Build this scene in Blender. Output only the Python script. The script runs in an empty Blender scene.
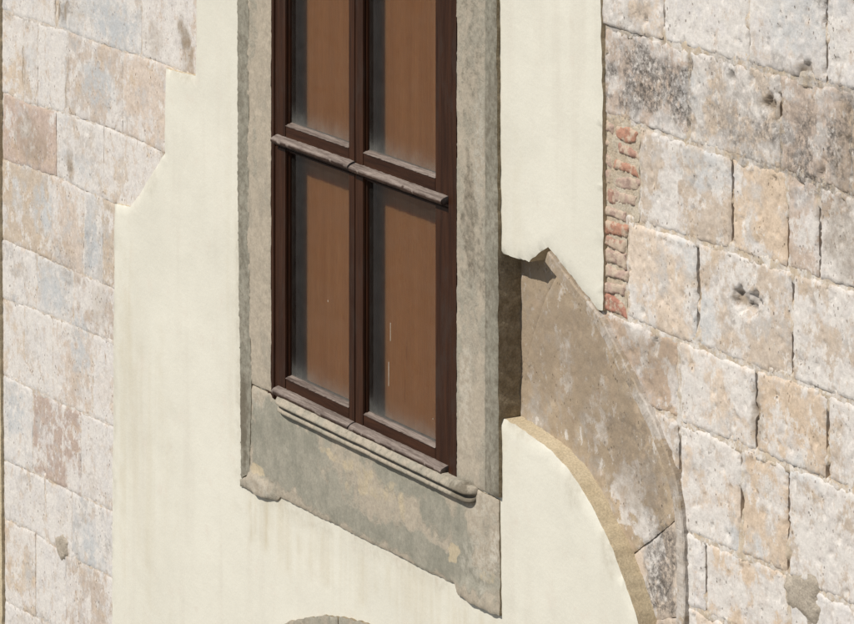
import bpy, bmesh, math, random
import numpy as np
from mathutils import Vector
from mathutils.geometry import delaunay_2d_cdt

random.seed(7)
S = bpy.context.scene
COL = S.collection

# ------------------------------------------------------------------ camera
# The facade is the plane y = 0 (x along the wall, z up, the street at -y).
# A long lens from a higher window across the street, 60 degrees off the wall.
PHI = math.radians(60)
VX, HY, CX, CY = -1930.0, -655.0, 427.0, 312.0      # vanishing point of the courses, horizon row, centre
FPX = (CX - VX) * math.tan(PHI)
DIST = 14.0
Z0 = 4.6                                            # height of the picture centre above the street
FWD = np.array([-math.sin(PHI), math.cos(PHI), 0.0])
RGT = np.array([math.cos(PHI), math.sin(PHI), 0.0])
CAM = -DIST * FWD + np.array([0, 0, (CY - HY) / FPX * DIST])

cam = bpy.data.cameras.new('camera')
cam.sensor_width = 36
cam.sensor_fit = 'HORIZONTAL'
cam.lens = 36 * FPX / 854
cam.shift_y = -(CY - HY) / 854
cam.clip_end = 2000
cam_o = bpy.data.objects.new('camera', cam)
COL.objects.link(cam_o)
cam_o.location = (CAM[0], CAM[1], CAM[2] + Z0)
cam_o.rotation_euler = (math.radians(90), 0, PHI)
S.camera = cam_o

# ------------------------------------------------------------------ sky, sun, exposure
SUN_EL, SUN_AZ = math.radians(48), math.radians(3)   # a little to the left of the wall's normal
sdir = Vector((-math.sin(SUN_AZ) * math.cos(SUN_EL), -math.cos(SUN_AZ) * math.cos(SUN_EL), math.sin(SUN_EL)))
w = bpy.data.worlds.new('World')
S.world = w
w.use_nodes = True
nt = w.node_tree
sky = nt.nodes.new('ShaderNodeTexSky')
sky.sky_type = 'NISHITA'
sky.sun_disc = False
sky.sun_elevation = SUN_EL
sky.sun_rotation = math.pi + SUN_AZ
bg = nt.nodes['Background']
bg.inputs['Strength'].default_value = 0.07
nt.links.new(sky.outputs[0], bg.inputs[0])
sun = bpy.data.lights.new('sun', 'SUN')
sun.energy = 4.3
sun.angle = math.radians(0.53)
sun.color = (1.0, 0.97, 0.915)
sun_o = bpy.data.objects.new('sun', sun)
COL.objects.link(sun_o)
sun_o.rotation_euler = (-sdir).to_track_quat('-Z', 'Y').to_euler()
sun_o.location = (0, -20, 25)
S.view_settings.view_transform = 'Standard'
S.view_settings.look = 'None'
S.view_settings.gamma = 1
S.view_settings.exposure = 0.2
S.render.engine = 'CYCLES'
S.cycles.max_bounces = 8
S.cycles.transparent_max_bounces = 12

# ------------------------------------------------------------------ measuring helpers
def wall(px, py, n=0.0):
    """photo point -> (x, z) in metres on the plane parallel to the wall, n metres proud of it"""
    d = FWD + RGT * (px - CX) / FPX + np.array([0, 0, (HY - py) / FPX])
    t = (-n - CAM[1]) / d[1]
    p = CAM + t * d
    return (float(p[0]), float(p[2]))

def walls(pts, n=0.0):
    return [wall(x, y, n) for x, y in pts]

def sm(a, b, x):
    t = np.clip((np.asarray(x, float) - a) / (b - a), 0, 1)
    return t * t * (3 - 2 * t)

_rng = np.random.RandomState(11)
_perm = _rng.permutation(512)
_perm = np.concatenate([_perm, _perm, _perm])
_ga = _rng.rand(512) * 2 * math.pi
_gx, _gy = np.cos(_ga), np.sin(_ga)

def pn(x, y):
    xi = np.floor(x).astype(int); yi = np.floor(y).astype(int)
    xf = x - xi; yf = y - yi
    u = xf * xf * xf * (xf * (xf * 6 - 15) + 10); v = yf * yf * yf * (yf * (yf * 6 - 15) + 10)
    def g(ix, iy, fx, fy):
        h = _perm[(_perm[ix & 511] + (iy & 511))]
        return _gx[h] * fx + _gy[h] * fy
    a = g(xi, yi, xf, yf); b = g(xi + 1, yi, xf - 1, yf)
    c = g(xi, yi + 1, xf, yf - 1); d = g(xi + 1, yi + 1, xf - 1, yf - 1)
    return 1.4 * ((a * (1 - u) + b * u) * (1 - v) + (c * (1 - u) + d * u) * v)

def fbm(x, z, scale, octv=4, seed=0.0, gain=0.5):
    x = np.asarray(x, float) * scale + 37.3 * seed + 100; z = np.asarray(z, float) * scale - 17.7 * seed + 100
    s = 0; a = 1.0
    for _ in range(octv):
        s = s + a * pn(x, z); x = x * 2.03 + 5.1; z = z * 2.03 + 1.7; a *= gain
    return s

def inside(px, pz, poly):
    poly = np.asarray(poly); r = np.zeros(len(px), bool)
    j = len(poly) - 1
    for i in range(len(poly)):
        xi, zi = poly[i]; xj, zj = poly[j]
        if zi != zj:
            c = ((zi > pz) != (zj > pz)) & (px < (xj - xi) * (pz - zi) / (zj - zi) + xi)
            r ^= c
        j = i
    return r

def resample(poly, step, closed=True):
    P = [np.array(p, float) for p in poly]
    out = []
    n = len(P) if closed else len(P) - 1
    for i in range(n):
        a, b = P[i], P[(i + 1) % len(P)]
        k = max(1, int(round(np.linalg.norm(b - a) / step)))
        for q in range(k):
            out.append(a + (b - a) * q / k)
    if not closed:
        out.append(P[-1])
    return np.array(out)

def spline(pts, k=6):
    P = [np.array(p, float) for p in pts]
    P = [2 * P[0] - P[1]] + P + [2 * P[-1] - P[-2]]
    out = []
    for i in range(1, len(P) - 2):
        for q in range(k):
            t = q / k
            out.append(0.5 * (2 * P[i] + (P[i + 1] - P[i - 1]) * t + (2 * P[i - 1] - 5 * P[i] + 4 * P[i + 1] - P[i + 2]) * t * t
                              + (-P[i - 1] + 3 * P[i] - 3 * P[i + 1] + P[i + 2]) * t ** 3))
    out.append(P[-2])
    return [tuple(p) for p in out]

# ------------------------------------------------------------------ object helpers
def tag(o, label=None, cat=None, group=None, kind=None):
    if label: o['label'] = label
    if cat: o['category'] = cat
    if group: o['group'] = group
    if kind: o['kind'] = kind
    return o

def empty(name, loc):
    o = bpy.data.objects.new(name, None)
    COL.objects.link(o)
    o.location = loc
    o.empty_display_size = 0.1
    return o

def world_of(o):
    m = o.matrix_basis
    return m if o.parent is None else world_of(o.parent) @ o.matrix_parent_inverse @ m

def link(name, me, mats, parent=None):
    o = bpy.data.objects.new(name, me)
    for m in (mats if isinstance(mats, (list, tuple)) else [mats]):
        me.materials.append(m)
    COL.objects.link(o)
    if parent is not None:
        o.parent = parent
        o.matrix_parent_inverse = world_of(parent).inverted()
    return o

def mesh_np(name, V, F, midx=None, smooth=None, attrs=None):
    me = bpy.data.meshes.new(name)
    me.from_pydata([tuple(v) for v in V], [], [tuple(f) for f in F])
    if midx is not None: me.polygons.foreach_set('material_index', np.asarray(midx, np.int32))
    if smooth is not None: me.polygons.foreach_set('use_smooth', np.asarray(smooth, bool))
    for k, a in (attrs or {}).items():
        at = me.attributes.new(k, 'FLOAT', 'POINT')
        at.data.foreach_set('value', np.asarray(a, np.float32))
    me.update()
    return me

def relief(name, outline, nf, back, step, mats, parent=None, holes=(), attrs=None, rag=0.0, ragscale=30, bstep=None, seed=0.0, color=None, cut=None):
    """a worked slab: outline on the wall plane, front surface nf(x, z, dist_to_edge), returns back to `back`"""
    bs = bstep or step
    loops = []
    for L in [outline] + list(holes):
        L = resample(L, bs)
        if rag:
            L = L + rag * np.c_[fbm(L[:, 0], L[:, 1], ragscale, 3, seed + 3), fbm(L[:, 0], L[:, 1], ragscale, 3, seed + 9)]
        loops.append(L)
    O = loops[0]
    x0, z0 = O.min(0); x1, z1 = O.max(0)
    gx, gz = np.meshgrid(np.arange(x0 + step * .5, x1, step), np.arange(z0 + step * .5, z1, step))
    gx = gx.ravel(); gz = gz.ravel()
    rr = np.random.RandomState(int(abs(seed) * 13) % 9999 + 5)
    gx = gx + (rr.rand(len(gx)) - .5) * step * .6; gz = gz + (rr.rand(len(gx)) - .5) * step * .6
    B = np.concatenate(loops)
    def dist(px, pz):
        d = np.full(len(px), 9.0)
        for i in range(0, len(B), 64):
            b = B[i:i + 64]
            dd = (px[:, None] - b[None, :, 0]) ** 2 + (pz[:, None] - b[None, :, 1]) ** 2
            d = np.minimum(d, dd.min(1))
        return np.sqrt(d)
    k = inside(gx, gz, O)
    for h in loops[1:]: k &= ~inside(gx, gz, h)
    gx, gz = gx[k], gz[k]
    dg = dist(gx, gz) if len(gx) else np.zeros(0)
    k = dg > bs * .55
    gx, gz, dg = gx[k], gz[k], dg[k]
    pts = np.concatenate([B, np.c_[gx, gz]])
    edges = []; off = 0
    for L in loops:
        m = len(L)
        edges += [(off + i, off + (i + 1) % m) for i in range(m)]
        off += m
    V, Ed, Fa, ov, oe, of = delaunay_2d_cdt([Vector((p[0], p[1])) for p in pts], edges, [], 0, 1e-6)
    V = np.array([(v[0], v[1]) for v in V]); Fa = np.array([f for f in Fa if len(f) == 3])
    c = V[Fa].mean(1)
    k = inside(c[:, 0], c[:, 1], O)
    for h in loops[1:]: k &= ~inside(c[:, 0], c[:, 1], h)
    if cut is not None: k &= ~cut(c[:, 0], c[:, 1])
    Fa = Fa[k]
    a = V[Fa]
    ar = (a[:, 1, 0] - a[:, 0, 0]) * (a[:, 2, 1] - a[:, 0, 1]) - (a[:, 1, 1] - a[:, 0, 1]) * (a[:, 2, 0] - a[:, 0, 0])
    fl = ar < 0
    Fa[fl] = Fa[fl][:, ::-1]
    used = np.unique(Fa)
    remap = -np.ones(len(V), int); remap[used] = np.arange(len(used))
    V = V[used]; Fa = remap[Fa]
    d = dist(V[:, 0], V[:, 1])
    n = nf(V[:, 0], V[:, 1], d)
    at = {kk: f(V[:, 0], V[:, 1]) for kk, f in (attrs or {}).items()}
    E = np.concatenate([Fa[:, [0, 1]], Fa[:, [1, 2]], Fa[:, [2, 0]]])
    key = np.sort(E, 1); kk = key[:, 0] * (len(V) + 1) + key[:, 1]
    un, ix, cnt = np.unique(kk, return_index=True, return_counts=True)
    be = E[ix[cnt == 1]]
    N = len(V)
    P = np.c_[V[:, 0], -n, V[:, 1] + Z0]
    # the edge: its own verts, with a middle row so that it is rough
    bv = np.unique(be); m2 = -np.ones(N, int); m2[bv] = np.arange(len(bv)); M = len(bv)
    rows = [np.c_[V[bv, 0], -n[bv], V[bv, 1] + Z0]]
    mid = (n[bv] + back) / 2
    j = 0.35 * rag
    rows.append(np.c_[V[bv, 0] + j * fbm(V[bv, 0], V[bv, 1], 60, 2, 5), -mid, V[bv, 1] + Z0 + j * fbm(V[bv, 0], V[bv, 1], 60, 2, 8)])
    rows.append(np.c_[V[bv, 0], np.full(M, -back), V[bv, 1] + Z0])
    P = np.concatenate([P] + rows)
    sk = []
    for r in range(2):
        o0 = N + r * M; o1 = o0 + M
        a0 = m2[be[:, 0]]; b0 = m2[be[:, 1]]
        sk.append(np.c_[a0 + o0, a0 + o1, b0 + o1, b0 + o0])
    sk = np.concatenate(sk)
    F = [tuple(f) for f in Fa] + [tuple(f) for f in sk]
    mi = [0] * len(Fa) + [1 if isinstance(mats, (list, tuple)) and len(mats) > 1 else 0] * len(sk)
    for q in at: at[q] = np.concatenate([at[q]] + [at[q][bv]] * 3)
    me = mesh_np(name, P, F, mi, [True] * (len(Fa) + len(sk)), at)
    o = link(name, me, mats, parent)
    if color: o.color = color
    return o

def sweep(name, path, prof, mats, parent=None, closed_prof=False, cap=True, rough=0.0, rs=40, seed=0.0, attrs=None, mod=None):
    """profile [(q, n)] carried along a path on the wall plane; q is measured to the left of travel"""
    P = np.array(path, float)
    T = np.gradient(P, axis=0); T /= np.linalg.norm(T, axis=1)[:, None]
    Nn = np.c_[-T[:, 1], T[:, 0]]
    pr = np.array(prof, float); m = len(pr)
    V = []
    for i in range(len(P)):
        q = pr[:, 0].copy(); n = pr[:, 1].copy()
        if mod: q, n = mod(i / (len(P) - 1), q, n)
        x = P[i, 0] + Nn[i, 0] * q; z = P[i, 1] + Nn[i, 1] * q
        s = np.arange(m) * .013 + i * 0
        dn = rough * fbm(x * 1 + s, z * 1 + s, rs, 3, seed)
        dq = rough * fbm(x + s, z - s, rs, 3, seed + 4)
        V.append(np.c_[x + Nn[i, 0] * dq, -(n + dn), z + Nn[i, 1] * dq + Z0])
    V = np.concatenate(V)
    F = []
    mm = m if closed_prof else m - 1
    for i in range(len(P) - 1):
        for k in range(mm):
            a = i * m + k; b = i * m + (k + 1) % m
            F.append((a, a + m, b + m, b))
    nsm = len(F)
    if cap:
        F.append(tuple(range(m))); F.append(tuple((len(P) - 1) * m + k for k in reversed(range(m))))
    at = {k: f(V[:, 0], V[:, 2] - Z0) for k, f in (attrs or {}).items()}
    me = mesh_np(name, V, F, None, None, at)
    bm = bmesh.new(); bm.from_mesh(me); bmesh.ops.recalc_face_normals(bm, faces=bm.faces); bm.to_mesh(me); bm.free()
    return link(name, me, mats, parent)

def boxes(name, bl, mats, parent=None, bev=0.003, smooth=False):
    """bl: list of (x0, x1, n0, n1, z0, z1)"""
    bm = bmesh.new()
    for x0, x1, n0, n1, z0, z1 in bl:
        r = bmesh.ops.create_cube(bm, size=1)
        for v in r['verts']:
            v.co = ((x0 + x1) / 2 + v.co.x * (x1 - x0), -(n0 + n1) / 2 + v.co.y * (n1 - n0), (z0 + z1) / 2 + v.co.z * (z1 - z0) + Z0)
    if bev:
        bmesh.ops.bevel(bm, geom=list(bm.edges), offset=bev, segments=2, affect='EDGES', clamp_overlap=True)
    me = bpy.data.meshes.new(name)
    bm.to_mesh(me); bm.free()
    return link(name, me, mats, parent)

# ------------------------------------------------------------------ materials
K = 0.77
def C(r, g, b, k=None):
    f = lambda v: ((v / 255 + .055) / 1.055) ** 2.4 if v > 10 else v / 255 / 12.92
    k = K if k is None else k
    return (f(r) * k, f(g) * k, f(b) * k, 1)

class NT:
    def __init__(s, name):
        s.m = bpy.data.materials.new(name); s.m.use_nodes = True
        s.t = s.m.node_tree; s.N = s.t.nodes; s.b = s.N['Principled BSDF']
        s.b.inputs['Specular IOR Level'].default_value = 0.25
    def n(s, ty, **kw):
        x = s.N.new(ty)
        for k, v in kw.items(): setattr(x, k, v)
        return x
    def L(s, a, b):
        s.t.links.new(a, b)
    def put(s, sock, v):
        if hasattr(v, 'is_linked'): s.L(v, sock)
        else: sock.default_value = v
    def pos(s, scale=(1, 1, 1), off=(0, 0, 0)):
        g = s.n('ShaderNodeNewGeometry'); m = s.n('ShaderNodeMapping')
        s.L(g.outputs['Position'], m.inputs[0]); m.inputs['Scale'].default_value = scale; m.inputs['Location'].default_value = off
        return m.outputs[0]
    def noise(s, scale, detail=4, rough=.55, vec=None, dist=0.0, off=(0, 0, 0)):
        x = s.n('ShaderNodeTexNoise'); x.inputs['Scale'].default_value = scale; x.inputs['Detail'].default_value = detail
        x.inputs['Roughness'].default_value = rough; x.inputs['Distortion'].default_value = dist
        s.L(vec if vec is not None else s.pos(off=off), x.inputs['Vector'])
        return x.outputs['Fac']
    def ramp(s, v, a, b, lo=0.0, hi=1.0):
        x = s.n('ShaderNodeMapRange', interpolation_type='SMOOTHSTEP'); s.L(v, x.inputs[0])
        for i, q in enumerate((a, b, lo, hi)): x.inputs[i + 1].default_value = q
        return x.outputs[0]
    def math(s, op, a, b=0.0):
        x = s.n('ShaderNodeMath', operation=op); s.put(x.inputs[0], a); s.put(x.inputs[1], b)
        return x.outputs[0]
    def mix(s, f, a, b, mode='MIX'):
        x = s.n('ShaderNodeMix', data_type='RGBA', blend_type=mode)
        s.put(x.inputs['Factor'], f); s.put(x.inputs[6], a); s.put(x.inputs[7], b)
        return x.outputs[2]
    def attr(s, name):
        x = s.n('ShaderNodeAttribute', attribute_name=name); return x.outputs['Fac']
    def bump(s, h, strength, dist, prev=None):
        x = s.n('ShaderNodeBump'); s.L(h, x.inputs['Height']); x.inputs['Strength'].default_value = strength; x.inputs['Distance'].default_value = dist
        if prev is not None: s.L(prev, x.inputs['Normal'])
        return x.outputs[0]
    def done(s, col, rough, nrm=None):
        s.put(s.b.inputs['Base Color'], col); s.put(s.b.inputs['Roughness'], rough)
        if nrm is not None: s.L(nrm, s.b.inputs['Normal'])
        return s.m

def mat_stone(name='ashlar_stone'):
    t = NT(name)
    oi = t.n('ShaderNodeObjectInfo')
    base = oi.outputs['Color']
    nA = t.noise(7, 8, .62); nA2 = t.noise(9, 8, .62, off=(3.1, 7, 1.7)); nA3 = t.noise(8, 8, .62, off=(9.1, 2, 5.7))
    nB = t.noise(30, 6, .65); nC = t.noise(110, 5, .7); nD = t.noise(22, 9, .72, off=(1.2, 4, 8))
    col = t.mix(t.ramp(nB, .3, .72), t.mix(1.0, base, (.86, .845, .83, 1), 'MULTIPLY'), t.mix(1.0, base, (1.07, 1.07, 1.06, 1), 'MULTIPLY'))
    col = t.mix(t.ramp(nA2, .48, .70, 0, .5), col, C(206, 182, 152))
    col = t.mix(t.ramp(nA3, .50, .68, 0, .6), col, C(190, 190, 189))
    veil = t.math('ADD', t.math('MULTIPLY', nD, .7), t.math('MULTIPLY', nA, .3))
    thr = t.math('ADD', veil, t.math('MULTIPLY', t.math('SUBTRACT', t.attr('white'), .5), .30))
    col = t.mix(t.ramp(thr, .47, .58, 0, .75), col, C(219, 213, 207))
    flk = t.noise(17, 10, .74, t.pos((1.25, 1, .8), (2, 9, 4)))                      # flakes of limewash, across the joints
    ft = t.math('ADD', flk, t.math('MULTIPLY', t.math('SUBTRACT', t.attr('white'), .5), .16))
    col = t.mix(t.ramp(ft, .525, .56, 0, .8), col, C(224, 217, 208))
    pk = t.noise(13, 9, .72, t.pos((1.2, 1, .8), (8, 3, 6)))
    col = t.mix(t.ramp(pk, .55, .60, 0, .40), col, C(194, 170, 146))
    col = t.mix(t.math('MULTIPLY', t.attr('blue'), t.ramp(t.noise(20, 8, .7, off=(5, 2, 9)), .38, .56)), col, C(192, 193, 192))
    # small pits and worm holes, brown inside
    v = t.n('ShaderNodeTexVoronoi'); v.inputs['Scale'].default_value = 75; t.L(t.pos((1, 1, .55)), v.inputs['Vector'])
    gate = t.ramp(nA2, .44, .60)
    sp = t.math('MULTIPLY', t.ramp(v.outputs['Distance'], .30, .12), t.math('MULTIPLY', gate, t.ramp(nB, .46, .58)))
    col = t.mix(t.math('MULTIPLY', sp, .7), col, C(124, 102, 82))
    st = t.noise(26, 7, .7, t.pos((1.5, 1, .55), (4, 4, 4)))
    col = t.mix(t.ramp(st, .60, .70, 0, .6), col, C(150, 122, 98))
    fine = t.ramp(nC, .28, .74, .90, 1.07)
    x = t.n('ShaderNodeCombineColor'); [t.L(fine, x.inputs[i]) for i in range(3)]
    col = t.mix(1.0, col, x.outputs[0], 'MULTIPLY')
    # soot and lichen
    dn = t.math('ADD', t.math('MULTIPLY', nD, .4), t.math('MULTIPLY', t.noise(60, 8, .75, off=(6, 1, 2)), .6))
    dth = t.math('MULTIPLY', t.attr('dirt'), t.ramp(dn, .40, .56))
    col = t.mix(t.math('MULTIPLY', dth, .88), col, C(120, 112, 104))
    dk = t.math('MULTIPLY', t.ramp(t.attr('dirt'), .5, .95), t.ramp(t.noise(42, 9, .78, off=(2, 8, 3)), .49, .60))
    col = t.mix(t.math('MULTIPLY', dk, .7), col, C(70, 64, 58))
    col = t.mix(t.math('MULTIPLY', t.attr('brown'), t.ramp(nB, .3, .65, .5, 1)), col, C(150, 132, 110))
    nr = t.bump(nB, .32, .009)
    nr = t.bump(nC, .28, .004, nr)
    nr = t.bump(t.math('MULTIPLY', sp, -1), .6, .006, nr)
    return t.done(col, .92, nr)

def mat_mortar(name, c1, c2, sc=14, bs=.6):
    t = NT(name)
    a = t.noise(sc, 7, .65); b = t.noise(140, 4, .7)
    col = t.mix(t.ramp(a, .36, .64), c1, c2)
    f = t.ramp(b, .25, .75, .74, 1.15); x = t.n('ShaderNodeCombineColor'); [t.L(f, x.inputs[i]) for i in range(3)]
    col = t.mix(1.0, col, x.outputs[0], 'MULTIPLY')
    nr = t.bump(t.noise(45, 5, .65), bs, .008); nr = t.bump(b, bs, .003, nr)
    return t.done(col, .95, nr)

def mat_plaster():
    t = NT('lime_plaster')
    a = t.noise(1.6, 6, .6); s = t.noise(6, 6, .6, t.pos((1.6, 1, .16))); b = t.noise(9, 8, .65)
    col = t.mix(t.ramp(a, .35, .68), C(227, 222, 206), C(220, 215, 199))
    col = t.mix(t.ramp(s, .50, .72, 0, .35), col, C(212, 204, 188))
    col = t.mix(t.ramp(b, .56, .72, 0, .45), col, C(220, 208, 192))
    run = t.noise(7, 6, .6, t.pos((2.2, 1, .16), (2, 2, 2)))
    col = t.mix(t.math('MULTIPLY', t.attr('stain'), t.ramp(run, .34, .70)), col, C(202, 190, 164))
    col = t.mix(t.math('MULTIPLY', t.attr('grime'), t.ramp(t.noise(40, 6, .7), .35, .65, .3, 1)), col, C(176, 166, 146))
    f = t.ramp(t.noise(150, 3, .6), .2, .8, .955, 1.03); x = t.n('ShaderNodeCombineColor'); [t.L(f, x.inputs[i]) for i in range(3)]
    col = t.mix(1.0, col, x.outputs[0], 'MULTIPLY')
    nr = t.bump(t.noise(5, 4, .5), .25, .02); nr = t.bump(t.noise(55, 5, .6), .22, .004, nr); nr = t.bump(t.noise(300, 2, .5), .25, .001, nr)
    return t.done(col, .9, nr)

def mat_surround():
    t = NT('painted_stone')
    b = t.noise(40, 6, .65); c = t.noise(13, 8, .65, t.pos((1, 1, .6))); d = t.noise(120, 5, .7)
    stone = t.mix(t.ramp(b, .3, .7), C(172, 160, 142), C(186, 173, 153))
    stone = t.mix(t.ramp(c, .5, .64, 0, .6), stone, C(160, 150, 134))
    paint = t.mix(t.ramp(c, .38, .62), C(146, 142, 127), C(162, 156, 140))
    th = t.math('ADD', t.math('ADD', t.math('MULTIPLY', c, .6), t.math('MULTIPLY', b, .4)), t.math('MULTIPLY', t.math('SUBTRACT', t.attr('paint'), .5), .45))
    col = t.mix(t.ramp(th, .38, .64), stone, paint)
    och = t.math('ADD', t.math('MULTIPLY', c, .5), t.math('MULTIPLY', t.attr('ochre'), .5))
    col = t.mix(t.ramp(och, .52, .62, 0, .7), col, C(202, 184, 152))
    dth = t.math('ADD', t.math('MULTIPLY', b, .5), t.math('MULTIPLY', t.attr('dirt'), .5))
    col = t.mix(t.ramp(dth, .46, .72, 0, .8), col, C(104, 94, 78))
    col = t.mix(t.math('MULTIPLY', t.attr('white'), t.ramp(b, .42, .56)), col, C(204, 196, 180))
    f = t.ramp(d, .25, .75, .84, 1.1); x = t.n('ShaderNodeCombineColor'); [t.L(f, x.inputs[i]) for i in range(3)]
    col = t.mix(1.0, col, x.outputs[0], 'MULTIPLY')
    nr = t.bump(t.ramp(th, .48, .53), .35, .002); nr = t.bump(b, .35, .005, nr); nr = t.bump(d, .35, .002, nr)
    return t.done(col, .85, nr)

def mat_wood(name, c1, c2, stretch, rough=.5, spec=.3, fade=None, k=30):
    t = NT(name)
    g = t.noise(k, 7, .65, t.pos(stretch), .4); g2 = t.noise(k * 4, 5, .7, t.pos(stretch, (3, 3, 3)))
    col = t.mix(t.ramp(g, .3, .7), c1, c2)
    f = t.ramp(g2, .25, .75, .70, 1.2); x = t.n('ShaderNodeCombineColor'); [t.L(f, x.inputs[i]) for i in range(3)]
    col = t.mix(1.0, col, x.outputs[0], 'MULTIPLY')
    if fade and fade[0] == 'wear':
        wr = t.math('MULTIPLY', t.attr('wear'), t.ramp(g, .25, .6, .35, 1))
        col = t.mix(wr, col, t.mix(t.ramp(g2, .3, .7), C(112, 98, 89), C(158, 144, 133)))
    elif fade:
        h = t.noise(14, 7, .7, t.pos(tuple(q * .6 + .25 for q in stretch), (7, 7, 1)))
        col = t.mix(t.ramp(h, .50, .64, 0, .8), col, fade)
    nr = t.bump(g, .4, .004); nr = t.bump(g2, .4, .002, nr)
    t.b.inputs['Specular IOR Level'].default_value = spec
    return t.done(col, rough, nr)

def mat_glass():
    t = NT('dusty_glass')
    tc = t.n('ShaderNodeTexCoord'); sp = t.n('ShaderNodeSeparateXYZ'); t.L(tc.outputs['UV'], sp.inputs[0])
    u, v = sp.outputs[0], sp.outputs[1]
    n1 = t.noise(18, 6, .6); n2 = t.noise(140, 4, .7)
    bot = t.ramp(t.math('ADD', v, t.math('MULTIPLY', n1, .10)), .17, .03)
    side = t.math('MAXIMUM', t.ramp(u, .05, .0), t.ramp(u, .40, .48))
    top = t.ramp(v, 9.0, 9.1)
    dust = t.math('ADD', t.math('MULTIPLY', t.math('MULTIPLY', bot, bot), .26), t.math('MULTIPLY', t.math('MAXIMUM', side, top), .015))
    dust = t.math('ADD', dust, t.ramp(n1, .3, .75, .008, .03))
    dust = t.math('MULTIPLY', dust, t.ramp(n2, .2, .8, .7, 1.25))
    t.N.remove(t.b)
    tr = t.n('ShaderNodeBsdfTransparent'); tr.inputs[0].default_value = (.56, .56, .55, 1)
    gl = t.n('ShaderNodeBsdfGlossy'); gl.inputs['Roughness'].default_value = .03
    ge = t.n('ShaderNodeNewGeometry'); dp = t.n('ShaderNodeVectorMath', operation='DOT_PRODUCT')
    t.L(ge.outputs['Normal'], dp.inputs[0]); t.L(ge.outputs['Incoming'], dp.inputs[1])
    ca = t.math('SUBTRACT', 1.0, t.math('ABSOLUTE', dp.outputs['Value']))
    fres = t.math('ADD', .05, t.math('MULTIPLY', .9, t.math('POWER', ca, 5.0)))     # same from both sides of the pane
    wob = t.bump(t.noise(3, 2, .5), .12, .01); t.L(wob, gl.inputs['Normal'])
    m1 = t.n('ShaderNodeMixShader'); t.L(fres, m1.inputs[0]); t.L(tr.outputs[0], m1.inputs[1]); t.L(gl.outputs[0], m1.inputs[2])
    df = t.n('ShaderNodeBsdfDiffuse'); df.inputs[0].default_value = C(168, 166, 158)
    m2 = t.n('ShaderNodeMixShader'); t.L(dust, m2.inputs[0]); t.L(m1.outputs[0], m2.inputs[1]); t.L(df.outputs[0], m2.inputs[2])
    t.L(m2.outputs[0], t.N['Material Output'].inputs[0])
    return t.m

def mat_blind():
    t = NT('brown_shutter_wood')
    a = t.noise(5, 5, .6, t.pos((4, 1, .12))); b = t.noise(50, 4, .6, t.pos((3, 1, .3))); c = t.noise(3, 4, .5)
    col = t.mix(t.ramp(a, .3, .7), (.36, .142, .047, 1), (.43, .180, .064, 1))
    col = t.mix(t.ramp(c, .4, .7, 0, .5), col, (.385, .172, .070, 1))
    f = t.ramp(b, .25, .75, .9, 1.08); x = t.n('ShaderNodeCombineColor'); [t.L(f, x.inputs[i]) for i in range(3)]
    col = t.mix(1.0, col, x.outputs[0], 'MULTIPLY')
    t.b.inputs['Subsurface Weight'].default_value = 1.0
    t.b.inputs['Subsurface Radius'].default_value = (1.0, .9, .9)
    t.b.inputs['Subsurface Scale'].default_value = .085
    t.b.inputs['Specular IOR Level'].default_value = .05
    return t.done(col, .8)

def mat_brick():
    t = NT('old_brick')
    oi = t.n('ShaderNodeObjectInfo')
    a = t.noise(60, 6, .65); b = t.noise(25, 6, .7, off=(2, 5, 1))
    col = t.mix(t.ramp(a, .3, .7), t.mix(1.0, oi.outputs['Color'], (.72, .70, .70, 1), 'MULTIPLY'), oi.outputs['Color'])
    col = t.mix(t.ramp(b, .46, .56, 0, .85), col, C(198, 180, 158))
    nr = t.bump(a, .6, .006); nr = t.bump(t.noise(200, 4, .7), .5, .002, nr)
    return t.done(col, .93, nr)

M_STONE = mat_stone()
M_MORTAR = mat_mortar('lime_mortar', C(188, 170, 146), C(204, 192, 172))
M_PATCH = mat_mortar('cement_patch', C(172, 160, 143), C(186, 174, 157))
M_EDGE = mat_mortar('plaster_edge', C(200, 182, 150), C(212, 195, 164), 6, .3)
M_PLASTER = mat_plaster()
M_SUR = mat_surround()
M_SUREDGE = mat_mortar('mossy_stone_edge', C(140, 124, 98), C(172, 156, 130), 30)
M_WOOD = mat_wood('varnished_wood', (.021, .0074, .0032, 1), (.043, .0162, .0072, 1), (1, 1, .06), .5, .16, C(88, 66, 54, .35), 34)
M_WOODW = mat_wood('weathered_wood', (.022, .010, .006, 1), (.05, .028, .018, 1), (.07, 1, 1), .6, .2, ('wear',), 40)
M_WOODH = mat_wood('varnished_rail_wood', (.021, .0074, .0032, 1), (.043, .0162, .0072, 1), (.06, 1, 1), .5, .16, None, 34)
M_GLASS = mat_glass()
M_BLIND = mat_blind()
M_BRICK = mat_brick()
M_CORE = mat_mortar('rubble_core', C(120, 110, 96), C(140, 128, 112))
M_PAVE = mat_mortar('street_paving', (.20, .185, .165, 1), (.27, .25, .225, 1), 2)
M_DRIP = mat_mortar('dried_paint', C(216, 206, 190), C(200, 186, 164))

# ------------------------------------------------------------------ setting: street and the mass of the wall
def plane(name, x0, x1, y0, y1, z, m):
    me = bpy.data.meshes.new(name)
    me.from_pydata([(x0, y0, z), (x1, y0, z), (x1, y1, z), (x0, y1, z)], [], [(0, 1, 2, 3)])
    return link(name, me, m)
tag(plane('street', -400, 400, -400, 400, 0.0, M_PAVE), kind='structure')

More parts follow.
